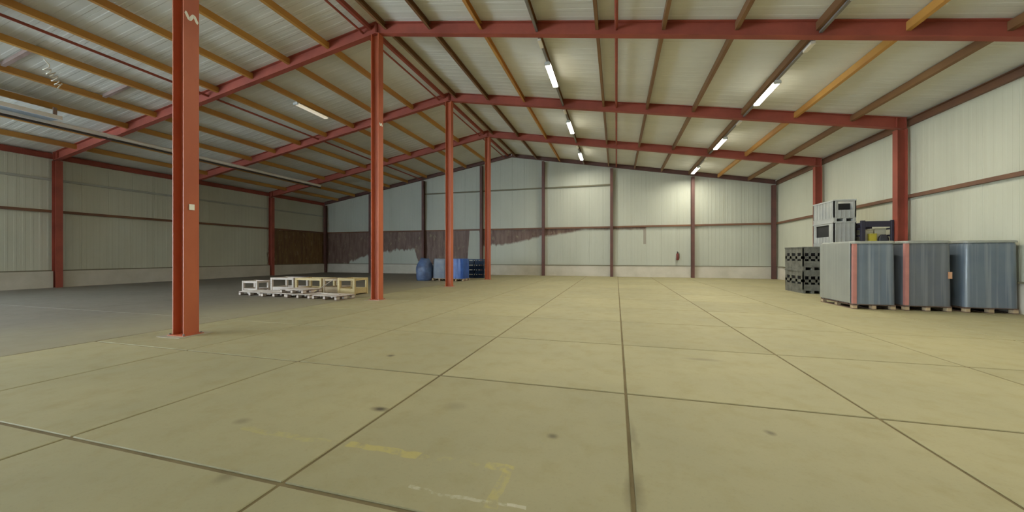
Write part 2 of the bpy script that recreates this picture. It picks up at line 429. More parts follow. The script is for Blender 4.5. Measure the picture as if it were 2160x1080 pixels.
# outer skins close the joints between the panels
MB().box(XR+.062, XR+.08, YREAR, YB+.1, 0, roof(XR)).build('outer_skin', M['wall'], wr)
MB().box(XL-.08, XL-.062, SIDE_OPENING[1], YB+.1, 0, roof(XL)).build('outer_skin', M['wall'], wl)
MB().box(XL-.08, XL-.062, YREAR, SIDE_OPENING[0], 0, roof(XL)).build('outer_skin', M['wall'], wl)
for y, par in ((YB+.07, wb), (YREAR-.07, wf)):
    gp = [(XL-.075, 0), (XR+.075, 0), (XR+.075, roof(XR)), (RIDGE_X, RIDGE_Z), (XL-.075, roof(XL))]
    if par is wf: gp = [(XL+8.98, 0), (XR, 0), (XR, roof(XR)), (RIDGE_X, RIDGE_Z), (XL, roof(XL)), (XL, 0), (XL+1.98, 0), (XL+1.98, 4.9), (XL+8.98, 4.9)]
    MB().prism(gp, lambda p, y=y: (p[0], y-.005, p[1]), lambda p, y=y: (p[0], y+.005, p[1])).build('outer_skin', M['wall'], par)
# plinth, one precast piece per bay
GX = [-25.6, -20.8, -15.6, -10.4, -5.36, -.33, 5.04, 9.83]
gb = [XL] + GX[1:-1] + [XR]
for a, b in zip(gb[:-1], gb[1:]):
    MB().box(a+.006, b-.006, YB-.04, YB+.1, 0, PLINTH).build('plinth_panel', M['plinth'], wb)
    MB().box(a+.006, b-.006, YB-.06, YB, PLINTH, PLINTH+.05).build('sill', M['sill'], wb)
yb = [YREAR, -11.0, -6.2, -.5, 3.0, 5.0] + FRAMES[1:] + [YB-.40]
for a, b in zip(yb[:-1], yb[1:]):
    for s, X, par in ((1, XR, wr), (-1, XL, wl)):
        if s < 0 and a >= SIDE_OPENING[0] and b <= SIDE_OPENING[1]: continue
        x0, x1 = sorted((X - (s*.04 if s > 0 else s*.26), X + s*.1))
        e = .006 if s > 0 else .13
        be = YB-.045 if s > 0 and b > YB-.5 else b
        MB().box(x0, x1, a+(e if a in FRAMES[1:] else .006), be-(e if b in FRAMES[1:] else .006), 0, PLINTH).build('plinth_panel', M['plinth'], par)
        x0, x1 = sorted((X - s*.11, X))
        MB().box(x0, x1, a+.006, b-.006, PLINTH, PLINTH+.05).build('sill', M['sill'], par)

# ------------------------------------------------------------------ ceiling: ribbed roof panels, ridge to eave
ceiling = struct('ceiling', 'grey ribbed roof lining pitched from a central ridge')
prof_r = ribbed(PW, 3, .006)
def roof_panel(side):
    xa, xb = RIDGE_X, (XR+.15 if side > 0 else XL-.15)
    n = len(prof_r); vs = []
    for X in (xa, xb):
        vs += [(X, t, roof(X)+.002+(.006+o)) for t, o in prof_r]
    for X in (xa, xb):
        vs += [(X, prof_r[0][0], roof(X)+.10), (X, prof_r[-1][0], roof(X)+.10)]
    fs = [[i, i+1, n+i+1, n+i] for i in range(n-1)] + [[2*n, 2*n+1, 2*n+3, 2*n+2], [0, n, 2*n+2, 2*n], [n-1, 2*n-1, 2*n+3, 2*n+1]]
    fs += [list(range(n)) + [2*n+1, 2*n], list(range(n, 2*n)) + [2*n+3, 2*n+2]]
    mb = MB(); mb.add(vs, fs)
    return mb.build('roof_panel', M['roof'], ceiling)
for side in (1, -1):
    X1 = RIDGE_X + side*(HALF+.15)
    MB().prism([(RIDGE_X, roof(RIDGE_X)+.104), (X1, roof(X1)+.104), (X1, roof(X1)+.12), (RIDGE_X, roof(RIDGE_X)+.12)],
               lambda p: (p[0], YREAR, p[1]), lambda p: (p[0], YB+.1, p[1])).build('outer_skin', M['roof'], ceiling)
    p0 = None
    for k in range(ny):
        y = YB - (k+1)*PW
        if p0 is None: p0 = roof_panel(side); p0.location = (0, y, 0)
        else: link('roof_panel', p0.data, ceiling, (0, y, 0))

# ------------------------------------------------------------------ portal frames
def h_poly(dx, dy, tf=.022, tw=.014, web='x'):
    """H section of outer size dx, dy; flanges face +-x when web == 'x', else +-y"""
    if web == 'y': dx, dy = dy, dx
    a, b = dx/2, dy/2
    p = [(-a, -b), (-a+tf, -b), (-a+tf, -tw/2), (a-tf, -tw/2), (a-tf, -b), (a, -b), (a, b), (a-tf, b), (a-tf, tw/2), (-a+tf, tw/2), (-a+tf, b), (-a, b)]
    if web == 'y': p = [(y, x) for x, y in p][::-1]
    return p
def column(label, x, y, top, dx, dy, mat, web='x', pad=True, group='red steel columns'):
    t = thing('steel_column', label, 'column', (x, y, 0), 0, group)
    z0 = .02 if pad else 0
    part('shaft', MB().prism(h_poly(dx, dy, web=web), lambda p: (p[0], p[1], z0), lambda p: (p[0], p[1], top)), mat, t)
    if pad:
        part('base_plate', MB().box(-dx/2-.06, dx/2+.06, -dy/2-.05, dy/2+.05, 0, .02, .004), mat, t)
        for sx in (-1, 1):
            for sy in (-1, 1):
                part('anchor_bolt', MB().lathe([(0, .045), (.016, .045), (.016, .02)], 6, (sx*(dx/2+.03), sy*(dy/2+.02), 0)), M['trunk'], t)
    return t
names = ['nearest and largest freestanding red steel column, with a white S shaped strip near its top',
         'second freestanding red steel column, beside the row of timber pallets',
         'third freestanding red steel column, standing before the blue wrapped loads',
         'fourth freestanding red steel column, thinnest looking, beside the dark blue crates']
mid = []
for y, lab in zip(FRAMES, names):
    c = column(lab, RIDGE_X, y, RIDGE_Z-.4-SLOPE*.15, (.30), .26, M['red'])
    mid.append(c)
    part('grout_pad', MB().box(-.30, .30, -.30, .30, 0, .008, .004), M['concrete_pad'], c)
# painted S mark lying on its side and a small tag on the first column; a small mark on the second
def s_mark(c, z, wid, hgt, r):
    pts = []
    for k in range(25):
        a = -1 + 2*k/24
        pts.append((.1525, a*wid/2, z + hgt/2*math.cos(1.5*math.pi*(a+1))))
    vs, fs = [], []
    for i, p in enumerate(pts):
        q0, q1 = Vector(pts[max(i-1, 0)]), Vector(pts[min(i+1, 24)])
        d = (q1-q0).normalized(); nrm = Vector((0, -d.z, d.y))
        for s in (-1, 1):
            for dx in (0, .003):
                vs.append(Vector(p) + nrm*s*r - Vector((.0025, 0, 0)) + Vector((dx, 0, 0)))
    for i in range(24):
        a, b = i*4, i*4+4
        fs += [[a+1, a+3, b+3, b+1], [a, b, b+2, a+2], [a, a+1, b+1, b], [a+2, b+2, b+3, a+3]]
    mb = MB(); mb.add(vs, fs)
    part('bent_strip', mb, M['white_paint'], c, label='white S shaped strip lying on its side across the column')
s_mark(mid[0], 6.02, .22, .10, .026)
part('sensor_box', MB().box(.150, .166, -.05, .045, 2.37, 2.48, .003), M['white_paint'], mid[0], label='small white square box')
s_mark(mid[1], 6.0, .16, .07, .025)

COLX = HALF - .12 - .15
for y, lab in ((10.8, 'dark red wall column nearest the camera on the long pale wall with two rails'),
               (16.45, 'dark red wall column hidden behind the nearest freestanding column'),
               (FRAMES[3], 'dark red wall column at the edge of the brown stripped bay')):
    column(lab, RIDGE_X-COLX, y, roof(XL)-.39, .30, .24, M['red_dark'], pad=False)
for y, lab in ((16.45, 'thick dark red wall column rising behind the wrapped pallet loads'),
               (FRAMES[3], 'dark red wall column rising behind the stacked grey bins')):
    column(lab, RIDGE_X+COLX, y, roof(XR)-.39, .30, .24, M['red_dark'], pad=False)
glab = {0: 'dark gable column in the corner by the brown stripped bay', 1: 'gable column hidden behind the second freestanding column',
        2: 'plum brown gable column behind the blue wrapped load farthest from the crates', 3: 'plum brown gable column next to the pale gap in the stripped strip',
        4: 'plum brown gable column between the long ragged tear and the short one', 5: 'plum brown gable column where the upper wall rail ends',
        6: 'plum brown gable column beside the wall mounted fire extinguisher', 7: 'dark gable corner column by the stacked charcoal bins'}
for i, x in enumerate(GX):
    if i in (0, 7):
        xx = x if i else -25.62
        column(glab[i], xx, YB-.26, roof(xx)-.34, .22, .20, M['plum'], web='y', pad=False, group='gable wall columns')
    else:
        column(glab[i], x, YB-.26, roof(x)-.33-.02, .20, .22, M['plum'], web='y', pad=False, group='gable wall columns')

def rafter(label, y, side, depth, width, mat, drop=0.0):
    a, b = depth, width/2
    tf, tw = .022, .014
    sec = [(-b, -a), (b, -a), (b, -a+tf), (tw/2, -a+tf), (tw/2, -tf), (b, -tf), (b, 0), (-b, 0), (-b, -tf), (-tw/2, -tf), (-tw/2, -a+tf), (-b, -a+tf)]
    xa = RIDGE_X + side*.004; xb = RIDGE_X + side*(COLX+.145)
    t = thing('rafter_beam', label, 'beam', (RIDGE_X, y, RIDGE_Z-a), 0, 'sloping roof rafters')
    F = lambda X: (lambda p: (X-RIDGE_X, p[0], roof(X)+p[1]-drop-(RIDGE_Z-a)))
    part('profile', MB().prism(sec, F(xa), F(xb)), mat, t)
    if depth > .35:
        for d in (.02, COLX-.13, COLX+.13):
            X = RIDGE_X + side*d
            part('stiffener_plate', MB().prism([(-b+.01, -a+tf), (b-.01, -a+tf), (b-.01, -tf), (-b+.01, -tf)],
                 lambda p, X=X: (X-.007-RIDGE_X, p[0], roof(X)+p[1]-drop-(RIDGE_Z-a)), lambda p, X=X: (X+.007-RIDGE_X, p[0], roof(X)+p[1]-drop-(RIDGE_Z-a))), mat, t)
    return t
for y, w in zip(FRAMES, ('nearest', 'second', 'third', 'fourth')):
    for side, far in ((1, 'lit'), (-1, 'dim')):
        rafter('red steel rafter under the %s roof slope, springing from the %s freestanding column' % (far, w), y, side, .40, .20, M['red_dark'])
for side, far in ((1, 'fire extinguisher'), (-1, 'brown stripped bay')):
    rafter('thin plum rafter along the gable wall top, on the %s half' % far, YB-.24, side, .26, .14, M['plum'])

# purlins: C channels running the length of the hall
GAP = .012
SPANS = [(a+GAP, b-GAP) for a, b in zip([-.7] + FRAMES, FRAMES + [YB-.31])]
PD = [1.98 + 1.78*k for k in range(9)]
def purlin(X, mat, label, depth=.20):
    s = 1 if X > RIDGE_X else -1
    w, t = .092, .010
    sec = [(0, 0), (0, -depth), (s*w, -depth), (s*w, -depth+t*2), (s*t, -depth+t), (s*t, -t), (s*w, -t), (s*w, 0)]
    if s < 0: sec = sec[::-1]
    F = lambda Y: (lambda p: (p[0], Y, p[1]-abs(p[0])*SLOPE-.026))
    o = thing('roof_purlin', label, 'purlin', (X, 0, roof(X)), 0, 'roof purlins')
    for a, b in SPANS:
        part('span', MB().prism(sec, F(a), F(b)), mat, o)
    return o
for k, d in enumerate(PD):  # plain ochre beside the lamp rows, painted shade on the rest of that slope
    purlin(RIDGE_X+d, M['ochre_shade'] if k not in (1, 7) else M['ochre'], '%s steel purlin on the lit roof slope, %s out from the ridge' % ('ochre' if k in (1, 7) else 'shaded ochre', ORD[k+1]))
    purlin(RIDGE_X-d, M['ochre'], 'ochre steel purlin on the dim roof slope, %s out from the ridge' % ORD[k+1])
purlin(RIDGE_X+.30, M['ochre_shade'], 'shaded ochre ridge purlin on the lit side of the ridge', .2)
purlin(RIDGE_X-.22, M['red_dark'], 'dark red ridge purlin on the dim side of the ridge', .14)
def rail(name, label, cat, pts, r, mat, n=8):
    return tag(MB().tube(pts, r, n).build(name, mat), label, cat)
def tie(label, X, dz, r):
    t = thing('tie_tube', label, 'pipe', (X, 0, roof(X)-dz))
    for a, b in SPANS: part('span', MB().tube([(0, a, 0), (0, b, 0)], r), M['red_dark'], t)
tie('thin dark red tie tube running just beside the ridge', RIDGE_X-.55, .17, .035)
tie('thin red tie tube straight down the middle of the lit roof slope', 0, .20, .045)
tie('thin dark red tie tube down the middle of the dim roof slope', -15.8, .20, .045)
# eave beams
def eave(X, s, label):
    w, h, t = .10, .26, .02
    sec = [(0, 0), (0, -h), (-s*w, -h), (-s*w, -h+t), (-s*t, -h+t), (-s*t, -t), (-s*w, -t), (-s*w, 0)]
    if s > 0: sec = sec[::-1]
    z = roof(X) - .035
    o = MB().prism(sec, lambda p: (p[0], YREAR+.1, p[1]), lambda p: (p[0], YB-.02, p[1])).build('eave_beam', M['girt'] if s > 0 else M['red_dark'], None, (X, 0, z))
    tag(o, label, 'beam')
eave(XR-.005, 1, 'brown channel eave beam above the wrapped pallet loads')
eave(XL+.005, -1, 'dark red channel eave beam above the two railed wall')
# wall rails
def girt(label, x0, x1, y0, y1, z, mat, h=.12):
    o = MB().box(x0, x1, y0, y1, z-h/2, z+h/2, .008).build('wall_rail', mat)
    tag(o, label, 'rail')
girt('brown steel rail along the wall behind the wrapped loads', XR-.115, XR-.006, YREAR+.1, YB-.02, GIRT_Z, M['girt'])
girt('brown steel lower rail along the long pale wall', XL+.006, XL+.115, YREAR+.1, YB-.02, GIRT_Z, M['girt'])
girt('pale grey upper rail along the long pale wall', XL+.006, XL+.09, YREAR+.1, YB-.02, 5.13, M['girt_pale'], .10)
girt('long brown steel rail across the gable wall above the stripped strip', XL+.12, XR-.12, YB-.115, YB-.006, GIRT_Z, M['girt'])
girt('olive brown short upper rail near the top of the gable wall', -15.6, -.33, YB-.10, YB-.006, 6.72, M['sill'], .10)

# ------------------------------------------------------------------ lighting rows
def trunk_row(X, label, z):
    t = thing('lighting_trunk', label, 'cable trunking', (X, 0, z))
    for a, b in SPANS: part('channel', MB().box(-.035, .035, a, b, 0, .05), M['trunk'], t)
    for y in (11.35, 17.05, 22.75):
        part('gear_box', MB().box(-.055, .055, y-.22, y+.22, -.07, 0, .01), M['lamp_off'], t)
    return t
ROWA, ROWB = -2.30, 4.86
zA, zB = roof(ROWA)-.29, roof(ROWB)-.29
trunk_row(ROWA, 'grey lighting trunking of the lamp row nearer the ridge', zA)
trunk_row(ROWB, 'grey lighting trunking of the lamp row nearer the wrapped loads', zB)
def lamp(label, loc, lit=True, group=None):
    t = thing('strip_light', label, 'lamp', loc, 0, group)
    part('housing', MB().prism([(-.06, 0), (-.10, -.045), (.10, -.045), (.06, 0)], lambda p: (p[0], -.92, p[1]), lambda p: (p[0], .92, p[1])), M['lamp_body'], t)
    part('diffuser', MB().prism([(-.090, -.046), (-.098, -.075), (-.065, -.105), (.065, -.105), (.098, -.075), (.090, -.046)], lambda p: (p[0], -.86, p[1]), lambda p: (p[0], .86, p[1])), M['tube'] if lit else M['dim_tube'], t)
    if lit:
        ld = bpy.data.lights.new('lamp_light', 'AREA'); ld.shape = 'RECTANGLE'; ld.size, ld.size_y = .12, 1.70
        ld.energy = LAMP_WATTS; ld.spread = math.radians(172); ld.color = LAMP_COLOR[:3]
        lo = bpy.data.objects.new('lamp_light', ld); COL.objects.link(lo); lo.parent = t; lo.location = (0, 0, -.112)
    for s in (-1, 1):
        part('end_cap', MB().box(-.10, .10, s*.89-.03, s*.89+.03, -.108, -.04, .006), M['lamp_body'], t)
    return t
rowname = {0: 'nearer the ridge', 1: 'nearer the wrapped loads'}
first = None
for r, (X, z, Y0) in enumerate(((ROWA, zA, 13.45), (ROWB, zB, 14.2))):
    for k in range(-1 - r, 3):
        y = Y0 + 5.7*k
        if k >= 0: lab = 'lit white strip light in the row %s, %s past the big rafter' % (rowname[r], ORD[k+1])
        else: lab = 'lit white strip light in the row %s, %s' % (rowname[r], 'just before the big rafter' if k == -1 else 'straight above the camera')
        if first is None: first = lamp(lab, (X, y, z), True, 'lit strip lights')
        else: dup(first, (X, y, z), None, lab, 'lit strip lights')
t = lamp('faintly glowing pale strip light alone on the dim roof slope', (-13.62, 13.8, roof(-13.62)-.21), False)
t.scale = (1.25, 1, 1.1)

for lab, x, y in (('added fill strip light out of view, nearer the ridge', -13.62, 1.2),
                  ('added fill strip light out of view, farther from the ridge', -20.2, -1.5),
                  ('added fill strip light out of view, at the rear of the hall', -13.62, -4.5)):
    dup(first, (x, y, roof(x)-.25), None, lab, 'lit strip lights')  # unseen fill lamps, added to brighten the long wall on the dim side

# conduit and tray hung under the dim slope
part_z = 6.60
rail('conduit', 'long off white conduit slung under the rafters of the dim slope', 'pipe', [(-20.95, YREAR+.2, 6.66), (-20.95, 22.0, 6.66)], .085, M['white_rail'])
rail('conduit', 'dark conduit slung just beneath the long off white one', 'pipe', [(-20.93, YREAR+.2, 6.52), (-20.93, 22.0, 6.52)], .045, M['dark_pipe'])
t = thing('cable_tray', 'broad galvanised cable tray with pale lips under the dim slope', 'cable tray', (-20.3, 0, 6.66))
part('tray_bed', MB().box(-.52, .20, YREAR+.2, 8.6, 0, .012), M['tray'], t)
for x in (-.53, .20):
    part('lip', MB().box(x, x+.03, YREAR+.2, 8.6, -.05, .10), M['white_rail'], t)
part('hanger', MB().box(-.02, .02, 8.45, 8.55, .012, .42), M['pinkish'], t)
for y in (6.7, 9.08):
    o = MB().prism([(-.05, 0), (.05, 0), (.05, -.12), (-.05, -.12)], lambda p, y=y: (-18.66, y+p[0], roof(-18.66)-.03+p[1]), lambda p, y=y: (-17.13, y+p[0], roof(-17.13)-.03+p[1])).build('roof_trimmer', M['pinkish'])
    tag(o, 'pinkish trimmer bar between two ochre purlins, %s' % ('near the dangling cable' if y < 8 else 'beyond the dangling cable'), 'beam')
cp = [(-17.3, 7.0, roof(-17.3)-.18)]
for k in range(40):
    a = k*.9; cp.append((-17.3-.028*k+.06*math.sin(a*1.7), 7.05+.02*k+.07*math.cos(a), roof(-17.3)-.32-.16*abs(math.sin(a*.5))-.004*k))
rail('dangling_cable', 'tangle of pale cable dangling from an ochre purlin', 'cable', cp, .016, M['lamp_off'], 6)

# ------------------------------------------------------------------ pallets
def pallet(label, loc, w, d, mtop, mblk, rz=0.0, group=None, top_boards=7, mdeck=None):
    t = thing('wooden_pallet', label, 'pallet', loc, rz, group)
    bw = d/top_boards*.80
    mb = MB().box(-w/2, w/2, -bw/2, bw/2, 0, .022, .003)
    me = None
    for k in range(top_boards):
        y = -d/2 + bw/2 + k*(d-bw)/(top_boards-1)
        if me is None: o = mb.build('deck_board', mdeck or mtop, t); me = o.data
        else: o = link('deck_board', me, t)
        o.location = (0, y, .122)
    me = None
    for k in (-1, 0, 1):
        x = k*(w/2-.05)
        if me is None: o = MB().box(-.05, .05, -d/2, d/2, 0, .022).build('stringer_board', mblk, t); me = o.data
        else: o = link('stringer_board', me, t)
        o.location = (x, 0, .10)
        o2 = link('bottom_board', me, t); o2.location = (x, 0, 0)
    me = None
    for i in (-1, 0, 1):
        for j in (-1, 0, 1):
            if me is None: o = MB().box(-.05, .05, -.07, .07, 0, .078, .004).build('block', mtop, t); me = o.data
            else: o = link('block', me, t)
            o.location = (i*(w/2-.05), j*(d/2-.07), .022)
    return t

# ------------------------------------------------------------------ wrapped pallet loads by the side wall
def wrapped(mb, w, d, z0, z1, amp, seed, power=18.0, nz=14, n=104, taper=.012):
    vs, fs = [], []
    for j in range(nz+1):
        f = j/nz; z = z0 + (z1-z0)*f
        for k in range(n):
            a = 2*math.pi*k/n
            ca, sa = math.cos(a), math.sin(a)
            rr = (abs(ca)**power + abs(sa)**power)**(-1/power)
            x, y = ca*rr, sa*rr
            q = noise.noise(Vector((x*5+seed, y*5, f*.9))) * amp + noise.noise(Vector((x*14+seed, y*14, f*.5+3))) * amp*.5
            e = 1 - taper*f - (.035 if j == nz else 0)
            vs.append((x*w/2*e + ca*q, y*d/2*e + sa*q, z + (noise.noise(Vector((x*3+seed, y*3, 9))) * .012 if j >= nz-1 else 0)))
    for j in range(nz):
        for k in range(n):
            fs.append([j*n+k, j*n+(k+1) % n, (j+1)*n+(k+1) % n, (j+1)*n+k])
    mb.add(vs, fs, True)
    mb.add(vs[nz*n:], [list(range(n))]); mb.add(vs[:n], [list(range(n-1, -1, -1))])
    return mb
def load(label, x0, x1, y0, d, top, mat, seed, strips, cap=None, tagz=None):
    w = x1-x0
    t = thing('wrapped_load', label, 'pallet load', ((x0+x1)/2, y0+d/2, .144), 0, 'wrapped loads on pallets')
    part('stretch_film', wrapped(MB(), w, d, 0, top-.144, .014, seed), mat, t)
    for sx in strips:
        X = sx*(w/2-.004)
        part('edge_board', MB().prism([(0, 0), (-sx*.085, 0), (-sx*.085, .008), (-sx*.008, .008), (-sx*.008, .085), (0, .085)][::(1 if sx < 0 else -1)],
             lambda p: (X+p[0]+sx*.018, -d/2-.020+p[1], .01), lambda p: (X+p[0]+sx*.010, -d/2-.014+p[1], top-.20)), M['pink'], t, label='pink cardboard edge board')
    if cap:
        part('film_cap', wrapped(MB(), w+.02, d+.02, top-.144-cap, top-.144+.02, .016, seed+5, nz=5), M['wrap_grey'], t, label='grey top cover of the load')
    if tagz:
        part('tag', MB().box(w/2-.10, w/2-.02, -d/2-.028, -d/2-.010, tagz, tagz+.18), M['orange'], t, label='small orange tag near the corner')
    return t
LY = 12.6
l1 = load('grey and blue wrapped load with pink corner strip at the open end of the row', 6.45, 7.42, LY, 1.72, 1.90, M['wrap_front'], 1, (-1,), cap=.05)
part('pale_side', MB().box(-.515, -.497, -.76, .84, .02, 1.73, .004), M['wrap_grey'], l1, label='pale grey side at the open end of the load')  # thin layer giving this side a paler grey than the front
l2 = load('dark grey wrapped load in the middle of the row with an orange tag', 7.62, 8.62, LY, 1.72, 1.90, M['wrap_dark'], 2, (-1,), tagz=.75, cap=.05)
l3 = load('blue grey wrapped pallet load closest to the wall, with pale vertical folds', 8.90, 9.95, LY, 1.72, 1.89, M['wrap_front'], 3, (), cap=.04)
for lab, a, b in (('wooden pallet under the load with the pink corner strip at the row end', 6.45, 7.42), ('wooden pallet under the middle wrapped load', 7.62, 8.62), ('wooden pallet under the wrapped load closest to the wall', 8.90, 9.95)):
    pallet(lab, ((a+b)/2, LY+.86, 0), b-a, 1.70, M['wood'], M['wood_dark'], mdeck=M['wood_dark'])

# ------------------------------------------------------------------ plastic pallet bins
def bin_(label, loc, w, d, h, mat, front=None, side=None, slots=False, group=None):
    """origin bottom front left corner; front/side: (a0, a1, z0, z1) opening in fractions"""
    t = thing('pallet_bin', label, 'bin', loc, 0, group)
    me = None
    for x in (.05, w/2, w-.05):
        if me is None: o = MB().box(-.05, .05, 0, d, 0, .11, .01).build('runner', mat, t); me = o.data
        else: o = link('runner', me, t)
        o.location = (x, 0, 0)
    part('deck', MB().box(0, w, 0, d, .11, .15), mat, t)
    th = .035
    def wall(name, L, cut, place, nr):
        mb = MB()
        z0, z1 = .15, h-.05
        if cut:
            a0, a1, c0, c1 = cut[0]*L, cut[1]*L, z0+(z1-z0)*cut[2], z0+(z1-z0)*cut[3]
            rects = [(0, L, z0, c0), (0, a0, c0, c1), (a1, L, c0, c1), (0, L, c1, z1)]
        elif slots:
            rects = []; zz = z0; n = 4; hh = (z1-z0)/(2*n+1)
            rects = [(0, L, z0, z0+hh*2.5), (0, L, z0+hh*3.6, z0+hh*5.0), (0, L, z0+hh*6.6, z1)]
            for a in (0, .30, .62, .9): rects.append((a*L, a*L+.10*L, z0+hh*2.5, z0+hh*6.6))
        else: rects = [(0, L, z0, z1)]
        for r in rects:
            if r[3]-r[2] > .005 and r[1]-r[0] > .005: place(mb, r[0], r[1], 0, th, r[2], r[3])
        if not slots:
            for k in range(nr):
                a = (k+.5)*L/nr
                if cut and cut[0]*L-.03 < a < cut[1]*L+.03:
                    place(mb, a-.012, a+.012, -.018, 0, z0, z0+(z1-z0)*cut[2])
                else: place(mb, a-.012, a+.012, -.018, 0, z0, z1)
        part(name, mb, mat, t)
    wall('front_wall', w, front, lambda m, a, b, o0, o1, c, e: m.box(a, b, o0, o1, c, e), 5)
    wall('side_wall', d, side, lambda m, a, b, o0, o1, c, e: m.box(o0, o1, a, b, c, e), 7)
    wall('side_wall', d, None, lambda m, a, b, o0, o1, c, e: m.box(w-o1, w-o0, a, b, c, e), 7)
    wall('rear_wall', w, None, lambda m, a, b, o0, o1, c, e: m.box(a, b, d-o1, d-o0, c, e), 5)
    rim = MB()
    rim.box(-.02, w+.0, -.02, .04, h-.05, h).box(-.02, w, d-.04, d, h-.05, h).box(-.02, .04, .04, d-.04, h-.05, h).box(w-.04, w, .04, d-.04, h-.05, h)
    part('rim', rim, mat, t)
    part('liner', MB().box(th+.01, w-th-.01, th+.25, d-th-.01, .16, h-.12), M['bin_inside'], t, label='black contents filling the bin')
    return t
H4 = .935
def stackB(k): return (7.90, 16.62, k*H4)
bin_('light grey plastic bin at the bottom of the tallest stack', stackB(0), .70, 1.5, H4, M['bin_light'], group='grey pallet bins')
bin_('light grey plastic bin second from the floor in the tallest stack', stackB(1), .70, 1.5, H4, M['bin_light'], group='grey pallet bins')
bin_('light grey plastic bin with an open black side, second from top of the tallest stack', stackB(2), .70, 1.5, H4, M['bin_light'], side=(.22, .86, .30, .92), group='grey pallet bins')
bin_('light grey plastic bin with dark front opening, topmost of the tallest stack', stackB(3), .70, 1.5, .82, M['bin_light'], front=(.20, .86, .45, .96), group='grey pallet bins')
bin_('charcoal slotted plastic bin on the floor at the end of the stacks', (7.18, 17.27, 0), .69, 1.58, H4, M['bin_dark'], slots=True, group='charcoal bins')
bin_('charcoal slotted plastic bin on top of the short end stack', (7.18, 17.27, H4), .69, 1.58, H4, M['bin_dark'], slots=True, group='charcoal bins')

# post stillages with goods
def stillage(label, loc, w, d, h):
    t = thing('post_stillage', label, 'stillage', loc, 0, 'navy steel stillages')
    for x in (0, w-.08):
        for y in (0, d-.08):
            part('post', MB().box(x, x+(.13 if x == 0 else .08), y, y+.08, 0, h, .008), M['navy'], t)
    part('deck', MB().box(.08, w-.08, 0, d, .10, .15), M['navy'], t)
    for y in (.01, d-.05):
        part('top_rail', MB().box(.08, w-.08, y, y+.04, h-.24, h-.03), M['navy'], t)
    for x in (.02, w-.06):
        for z in (.35, .60, h-.14):
            part('side_rail', MB().box(x, x+.04, .08, d-.08, z, z+.06), M['navy'], t)
    part('back_panel', MB().box(.08, w-.08, d-.06, d-.051, .15, h-.16), M['navy'], t)
    return t
SW, SX = .97, 8.66
for k, lab in enumerate(('navy steel stillage at the bottom beside the tallest bin stack', 'navy steel stillage second from the floor beside the tallest bin stack', 'navy steel stillage on top, holding yellow and cream boxes')):
    stillage(lab, (SX, 16.45, k*H4), SW, 1.25, H4)
def box_thing(name, label, cat, loc, w, d, h, mat, rz=0, group=None):
    t = thing(name, label, cat, loc, rz, group)
    part('body', MB().box(-w/2, w/2, -d/2, d/2, 0, h-.03, .006), mat, t)
    part('lid', MB().box(-w/2-.008, w/2+.008, -d/2-.008, d/2+.008, h-.03, h, .006), mat, t)
    return t
zt = 2*H4+.153
box_thing('storage_box', 'cream box in the top stillage under the dark top rail', 'box', (SX+.30, 16.85, zt), .34, .40, .46, M['cream_box'])
box_thing('storage_box', 'yellow box standing before the cream boxes in the top stillage', 'box', (SX+.38, 16.545, zt), .20, .14, .30, M['yellow'], .06)
box_thing('storage_box', 'low cream box by the wall side in the top stillage', 'box', (SX+.68, 16.85, zt), .34, .40, .50, M['cream_box'])
def lump(label, loc, w, d, h, mat, seed, name='sack', cat='sack', group=None):
    n, nz = 28, 12; vs, fs = [], []
    for j in range(nz+1):
        f = j/nz
        for k in range(n):
            a = 2*math.pi*k/n
            ca, sa = math.cos(a), math.sin(a)
            rr = (abs(ca)**3.2+abs(sa)**3.2)**(-1/3.2)
            pr = (1-max(0, f-.35)**2*1.35) * (.90+.10*min(1, f*5))
            q = 1 + .16*noise.noise(Vector((ca*1.6+seed, sa*1.6, f*2.2))) + .05*noise.noise(Vector((ca*5+seed, sa*5, f*6)))
            vs.append((ca*rr*w/2*pr*q, sa*rr*d/2*pr*q, h*f*(1+.05*noise.noise(Vector((ca*2, sa*2, seed))))*(1 if j else 0)))
    for j in range(nz):
        for k in range(n): fs.append([j*n+k, j*n+(k+1) % n, (j+1)*n+(k+1) % n, (j+1)*n+k])
    fs += [list(range(n-1, -1, -1)), list(range(nz*n, nz*n+n))]
    mb = MB(); mb.add(vs, fs, True)
    o = mb.build(name, mat, None, loc)
    return tag(o, label, cat, group)
lump('black sack lying in the top stillage beside the yellow box', (SX+.70, 16.53, zt), .30, .15, .26, M['black_bag'], 4)

